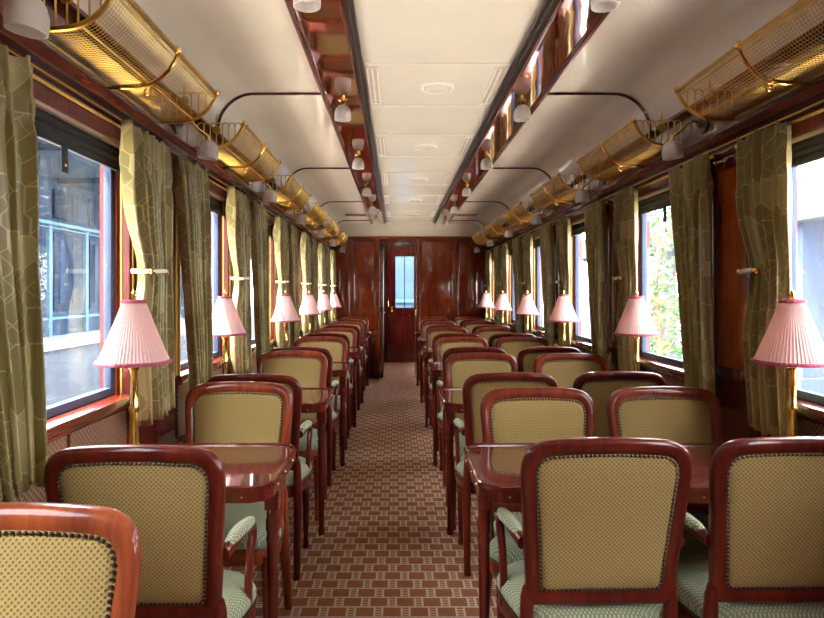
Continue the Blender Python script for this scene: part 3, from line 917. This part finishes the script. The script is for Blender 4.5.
# ------------------------------------------------------------------ wall lamps
def bell(s0=1.0):
    p = [(.010, .0), (.026, -.004), (.038, -.018), (.0455, -.040), (.0475, -.062), (.046, -.082), (.043, -.082), (.0445, -.062), (.0425, -.040), (.035, -.020), (.024, -.008), (.010, -.005)]
    return [(r*s0, z*s0) for r, z in p]
def make_wall_lamp():
    root = empty('wall_lamp')
    MB().lathe([(0, 0), (.045, 0), (.047, .006), (.038, .012), (.024, .016), (.014, .03), (0, .03)], (0, 0, .0), 20, M=Matrix.Rotation(PI/2, 3, 'Y')).build('backplate', 'mahogany_dark', root, angle=50)
    pt = [(.012, 0, 0), (.045, 0, .012), (.075, 0, .002), (.10, 0, -.028), (.125, 0, -.046), (.143, 0, -.060), (.150, 0, -.085)]
    MB().tube(pt, [.008, .007, .0065, .0065, .007, .008, .010], 8, up=(0, 1, 0)).build('arm', 'brass', root)
    M = Matrix.Rotation(.10, 3, 'Y')
    sh = MB().lathe(bell(), (.150, 0, -.080), 24, closed_prof=True, M=M).build('lamp_shade', 'frost', root, angle=70)
    MB().lathe([(0, 0), (.012, 0), (.020, -.03), (.014, -.055), (0, -.06)], (.150, 0, -.084), 12, M=M).build('bulb', 'white', sh)
    return root
WL = Proto(make_wall_lamp())
nm = ['nearest', 'second', 'third', 'fourth', 'fifth', 'sixth', 'seventh']
for s in (-1, 1):
    X = XL if s < 0 else XR; rz = 0 if s < 0 else PI
    for i in range(0, 7):
        y = 1.465+P*i
        if s > 0 and i == 0: continue
        WL.put((X-s*.032, y, 2.175), rz, f'frosted bell wall lamp under the racks, {ORD[i if s < 0 else i-1]} from the front beside the {SIDE[s]} tables', 'wall lamp', f'wall lamps above the {SIDE[s]} tables')

# ------------------------------------------------------------------ lamps on the polished bands
def make_ceiling_lamp():
    root = empty('ceiling_lamp')
    MB().lathe([(0, 0), (.024, 0), (.024, -.006), (.012, -.012), (.010, -.03), (.016, -.036), (0, -.036)], n=16).build('cap', 'brass', root, angle=50)
    sh = MB().lathe([(r, z-.03) for r, z in bell()], n=24, closed_prof=True).build('lamp_shade', 'frost', root, angle=70)
    MB().lathe([(0, 0), (.012, 0), (.02, -.03), (.014, -.055), (0, -.06)], (0, 0, -.034), 12).build('bulb', 'white', sh)
    return root
CL = Proto(make_ceiling_lamp())
for s in (-1, 1):
    for i in range(0, 6):
        CL.put((XC+s*.505, 2.10+1.39*i, ZBAND), 0, f'small frosted lamp hanging under the polished band over the {SIDE[s]} tables, {ORD[i]} from the front', 'ceiling lamp', f'band lamps over the {SIDE[s]} tables')

# ------------------------------------------------------------------ ceiling discs and slots
def make_disc():
    root = empty('ceiling_diffuser')
    MB().lathe([(0, 0), (.092, 0), (.094, -.006), (.088, -.012), (.080, -.012), (.078, -.006), (0, -.006)], n=40).build('ring', 'white', root, angle=40)
    MB().lathe([(0, -.006), (.072, -.006), (.068, -.016), (0, -.018)], n=40).build('disc', 'ceiling', root, angle=40)
    return root
DISC = Proto(make_disc())
def make_slot():
    root = empty('ceiling_vent')
    f = MB()
    for x in (-.030, -.004, .022): f.box(x, x+.008, -.30, .30, -.007, 0)
    for y in (-.30, .292): f.box(-.022, .022, y, y+.008, -.007, 0)
    f.build('frame', 'white', root, smooth=False)
    MB().box(-.023, .023, -.293, .293, -.002, 0).build('slot', 'cream', root, smooth=False)
    return root
SLOT = Proto(make_slot())
for i in range(0, 6):
    y = 2.0+P*i
    DISC.put((XC+.02, y, ZMID), 0, f'round white ceiling diffuser, {ORD[i]} from the front along the ceiling', 'ceiling diffuser', 'round diffusers along the ceiling')
    for s in (-1, 1):
        SLOT.put((XC+s*.325, y, ZMID), 0, f'narrow double-slot ceiling vent near the {SIDE[s]} tables, {ORD[i]} from the front', 'ceiling vent', f'slot vents on the {SIDE[s]} table side')
for s in (-1, 1):
    root = empty('ceiling_grille', (XC+s*.785, 8.8, ZSIDE))
    f = MB(); f.box(-.15, .15, -.09, -.07, -.008, 0); f.box(-.15, .15, .07, .09, -.008, 0); f.box(-.15, -.13, -.07, .07, -.008, 0); f.box(.13, .15, -.07, .07, -.008, 0)
    f.build('frame', 'mahogany_x', root, smooth=False)
    g = MB(); g.box(-.13, .13, -.07, .07, -.003, 0)
    g.build('slats', 'panel', root, smooth=False)
    tag(root, f'wooden grille in the ceiling near the end partition, over the {SIDE[s]} tables', 'ceiling vent')

# small brass fittings on the wall ledge
def make_catch():
    root = empty('brass_catch')
    MB().box(-.012, .012, -.03, .03, 0, .008).build('plate', 'brass', root, bevel=.002)
    MB().tube([(0, -.02, .008), (0, -.02, .03), (0, .0, .042), (0, .02, .03), (0, .02, .008)], .006, 8).build('loop', 'brass', root)
    return root
CT = Proto(make_catch())
for k, y in ((0, 1.62), (1, 2.42)):
    CT.put((XL+.025, y, .625), 0, ['brass catch on the wall ledge under the nearest green curtain', 'brass catch on the wall ledge behind the first lamp of the single tables'][k], 'catch', 'brass catches on the wall ledge')

# ------------------------------------------------------------------ outside
struct(MB().box(-40, 40, -40, 60, -1.15, -1.0).build('ground', 'asphalt', smooth=False))
def bxo(name, mat, parent, *boxes, bevel=0):
    m_ = MB()
    for b in boxes: m_.box(*b)
    return m_.build(name, mat, parent, smooth=False)
pl = bxo('path_1', 'asphalt', None, (-12, -7.7, -20, 45, -1.0, .09)); struct(pl)
bxo('coping', 'platform', pl, (-12, -7.6, -20, 45, .09, .15))
pr_ = bxo('path_2', 'platform', None, (5.0, 14, -20, 45, -1.0, -.15)); struct(pr_)
bxo('platform_bounce_strip', 'bounce_ground', pr_, (2.3, 5.0, -20, 45, -1.0, -.15))  # unseen strip of platform, made pale to bounce light up inside
tb_ = bxo('bounce_bed', 'bounce_ground', None, (-6.2, -1.3, -20, 45, -1.0, -.93)); struct(tb_)  # unseen pale bed added beside the train as a bounce for the ceiling
sb = empty('station_building', (-9.6, 8, .15))
bxo('wall', 'facade', sb, (-.6, 0, -24, 24, 0, 5.2))
y = -23
while y < 23:
    w = bxo('window', 'facade_dark', sb, (0, .05, y+.3, y+1.7, .7, 2.9))
    bxo('pane', 'facade', w, (.05, .07, y+.55, y+.78, .9, 2.7), (.05, .07, y+1.25, y+1.33, .9, 2.7))
    bxo('sign_board', 'facade_dark', sb, (0, .08, y+.25, y+1.55, 3.3, 4.1))
    bxo('pilaster', 'facade_light', sb, (0, .10, y-.05, y+.10, 0, 3.1))
    y += 2.0
bxo('cornice', 'facade_light', sb, (0, .25, -24, 24, 3.06, 3.14), (0, .12, -24, 24, 2.98, 3.01), (0, .25, -24, 24, 4.5, 4.62))
bxo('plinth', 'facade_light', sb, (0, .06, -24, 24, .45, .52))
tag(sb, 'blue grey station building across the tracks, seen through the rain-streaked windows', 'building')
ts = empty('station_sign', (-9.3, 8.35, 3.0))
bxo('board', 'facade_dark', ts, (0, .05, -.9, .9, .1, 1.25))
bxo('letter', 'white', ts, (.05, .07, -.30, .30, .98, 1.08), (.05, .07, -.05, .05, .28, .98))
tag(ts, 'dark blue station sign with a white letter T outside the first wet window', 'sign')
sc2 = empty('added_canopy', (-9.6, 8, .15))  # canopy added to shade the overbright facade
bxo('roof', 'facade', sc2, (.03, 3.3, -24, 24, 4.35, 4.45))
bxo('fascia', 'facade_light', sc2, (3.3, 3.36, -24, 24, 4.2, 4.5))
for i in range(12): bxo('bracket', 'facade_dark', sc2, (.28, 3.2, -23+i*4, -22.9+i*4, 4.2, 4.35))
tag(sc2, 'added dark canopy shading the front of the blue grey station building', 'canopy')
# other platform: canopy, columns, tree
cn = empty('platform_canopy', (6.5, 6, -.15))
bxo('roof', 'concrete', cn, (-1.0, 2.4, -14, 24, 2.95, 3.05))
bxo('edge_beam', 'concrete', cn, (-1.1, -.9, -14, 24, 2.5, 3.05))
for i in range(9): bxo('rafter', 'concrete', cn, (-.9, 2.4, -13.5+i*4, -13.3+i*4, 2.7, 2.95))
tag(cn, 'pale grey platform canopy outside the windows of the double tables', 'canopy')
for i, (x, y) in enumerate(((5.75, 4.1), (5.75, 8.7), (5.75, 13.3), (5.75, 17.9))):
    c_ = MB(); c_.box(x-.16, x+.16, y-.16, y+.16, -.15, 2.7)
    c_.box(x-.24, x+.24, y-.24, y+.24, -.15, .2); c_.box(x-.2, x+.2, y-.2, y+.2, 2.45, 2.7)
    o = c_.build('column', 'steel_blue', smooth=False)
    tag(o, f'square blue grey column under the platform canopy, {ORD[i]} from the front', 'column', 'columns of the platform canopy')
bw = bxo('low_wall', 'concrete', None, (13.6, 13.9, -20, 45, -.15, 1.0)); tag(bw, 'low pale wall at the back of the canopy platform', 'wall')
def tree(x, y, z, n, label, seed, petals=True):
    r = random.Random(seed); root = empty('tree', (x, y, z))
    MB().tube([(0, 0, 0), (.04, .03, .8), (-.03, .05, 1.7), (.05, 0, 2.6)], [.09, .07, .05, .02], 8).build('trunk', 'bark', root)
    lf = MB(); pt = MB()
    for i in range(n):
        h = r.uniform(.5, 3.4); rad = .75*math.sqrt(max(.05, 1-((h-1.9)/1.7)**2))
        a = r.uniform(0, 2*PI); d = rad*math.sqrt(r.random())
        c = Vector((d*math.cos(a), d*math.sin(a), h)); sz = r.uniform(.05, .10)
        t = Vector((r.gauss(0, 1), r.gauss(0, 1), r.gauss(0, 1))).normalized(); b = t.orthogonal().normalized(); nn = t.cross(b)*.12
        mb = pt if petals and r.random() < .07 else lf
        k = len(mb.v)
        mb.v += [c-t*sz, c+b*sz*.45+nn*sz, c+t*sz, c-b*sz*.45+nn*sz]; mb.f.append((k, k+1, k+2, k+3))
    lf.build('foliage', 'leaf', root, smooth=False)
    if petals: pt.build('blossom', 'petal', root, smooth=False)
    return tag(root, label, 'tree', 'trees outside the windows')
tree(4.3, 10.2, -.15, 1500, 'leafy tree with orange red flowers outside the second window of the double tables', 5)
tree(11.0, 22, -.15, 1300, 'plain green tree farther along the canopy platform', 9, False)
# next carriage beyond the end door
nc = empty('railway_carriage', (0, 15.2, -1.0))
bxo('end_wall', 'train_blue', nc, (-1.3, 1.7, 0, .15, .6, 4.2))
bxo('gangway_frame', 'facade_light', nc, (-.30, -.22, -.08, 0, .9, 3.4), (.55, .63, -.08, 0, .9, 3.4), (-.30, .63, -.08, 0, 3.4, 3.5), (-.22, .55, -.08, 0, 2.12, 2.2))
bxo('gangway_door', 'train_blue', nc, (-.05, .35, -.04, 0, 1.1, 2.05))
bxo('buffer_beam', 'dark', nc, (-1.2, 1.6, -.12, 0, .0, .6))
tag(nc, 'pale blue end of the next carriage seen through the door glass', 'carriage')
# own roof keeps the sky off the ceiling shell
rf = MB(); pts = []
for i in range(17):
    a = PI*i/16; pts.append((XC-1.38*math.cos(a), 2.30+.42*math.sin(a)))
for i in range(16, -1, -1):
    a = PI*i/16; pts.append((XC-1.34*math.cos(a), 2.30+.37*math.sin(a)))
rf.rings([[(x, y, z) for x, z in pts] for y in (YB-.1, YV+.1)])
ro = struct(rf.build('roof', 'train_blue'))

# ------------------------------------------------------------------ light
w = bpy.data.worlds.new('sky'); SC.world = w; w.use_nodes = True
nt = w.node_tree; bg = nt.nodes['Background']
sky = nt.nodes.new('ShaderNodeTexSky'); sky.sky_type = 'HOSEK_WILKIE'; sky.turbidity = 6; sky.sun_direction = (-.5, .25, .83); sky.ground_albedo = .4
mixn = nt.nodes.new('ShaderNodeMix'); mixn.data_type = 'RGBA'; mixn.inputs[0].default_value = .85
nt.links.new(sky.outputs[0], mixn.inputs[6]); mixn.inputs[7].default_value = (.99, .985, 1.0, 1)
nt.links.new(mixn.outputs[2], bg.inputs['Color']); bg.inputs['Strength'].default_value = 9.0
sun = bpy.data.lights.new('sun', 'SUN'); sun.energy = 20; sun.angle = .01; sun.color = (1, .95, .86)
so = bpy.data.objects.new('sun', sun); COL.objects.link(so)
so.rotation_euler = Vector((.34, .10, -1)).to_track_quat('-Z', 'Y').to_euler()
# light portals in the window openings (sampling aid for the sky)
for s in (-1, 1):
    for k in range(NB0, NB1):
        la = bpy.data.lights.new('window_portal', 'AREA'); la.shape = 'RECTANGLE'; la.size = WIN_H*2; la.size_y = ZT-ZS
        la.cycles.is_portal = True
        o = bpy.data.objects.new('window_portal', la); COL.objects.link(o)
        o.location = ((XL if s < 0 else XR)+s*.12, WY0+P*k, (ZS+ZT)/2)
        o.rotation_euler = Vector((-s, 0, 0)).to_track_quat('-Z', 'Z').to_euler()
# the small lamps of the carriage glow faintly
def point(x, y, z, e, r=.02, c=(1, .78, .55)):
    la = bpy.data.lights.new('bulb_light', 'POINT'); la.energy = e; la.shadow_soft_size = r; la.color = c
    o = bpy.data.objects.new('bulb_light', la); COL.objects.link(o); o.location = (x, y, z)
for k in range(6):
    y = 2.04+P*k
    point(LXl[k], y, ZTB+.45, .12); point(LXr[k], y, ZTB+.45, .12)

# ------------------------------------------------------------------ camera
cam = bpy.data.cameras.new('camera'); co = bpy.data.objects.new('camera', cam); COL.objects.link(co)
cam.sensor_width = 36; cam.lens = 620/824*36; cam.clip_start = .05
cam.shift_x = 15/824; cam.shift_y = -18/824
co.location = (0, 0, CAMZ); co.rotation_euler = (PI/2, 0, 0)
SC.camera = co
SC.view_settings.view_transform = 'Standard'; SC.view_settings.look = 'None'
SC.view_settings.exposure = 1.74; SC.view_settings.gamma = 1; SC.view_settings.use_curve_mapping = False
SC.cycles.max_bounces = 10; SC.cycles.diffuse_bounces = 6; SC.cycles.glossy_bounces = 5; SC.cycles.transparent_max_bounces = 12
SC.cycles.caustics_reflective = False; SC.cycles.caustics_refractive = False
SC.cycles.sample_clamp_indirect = 6
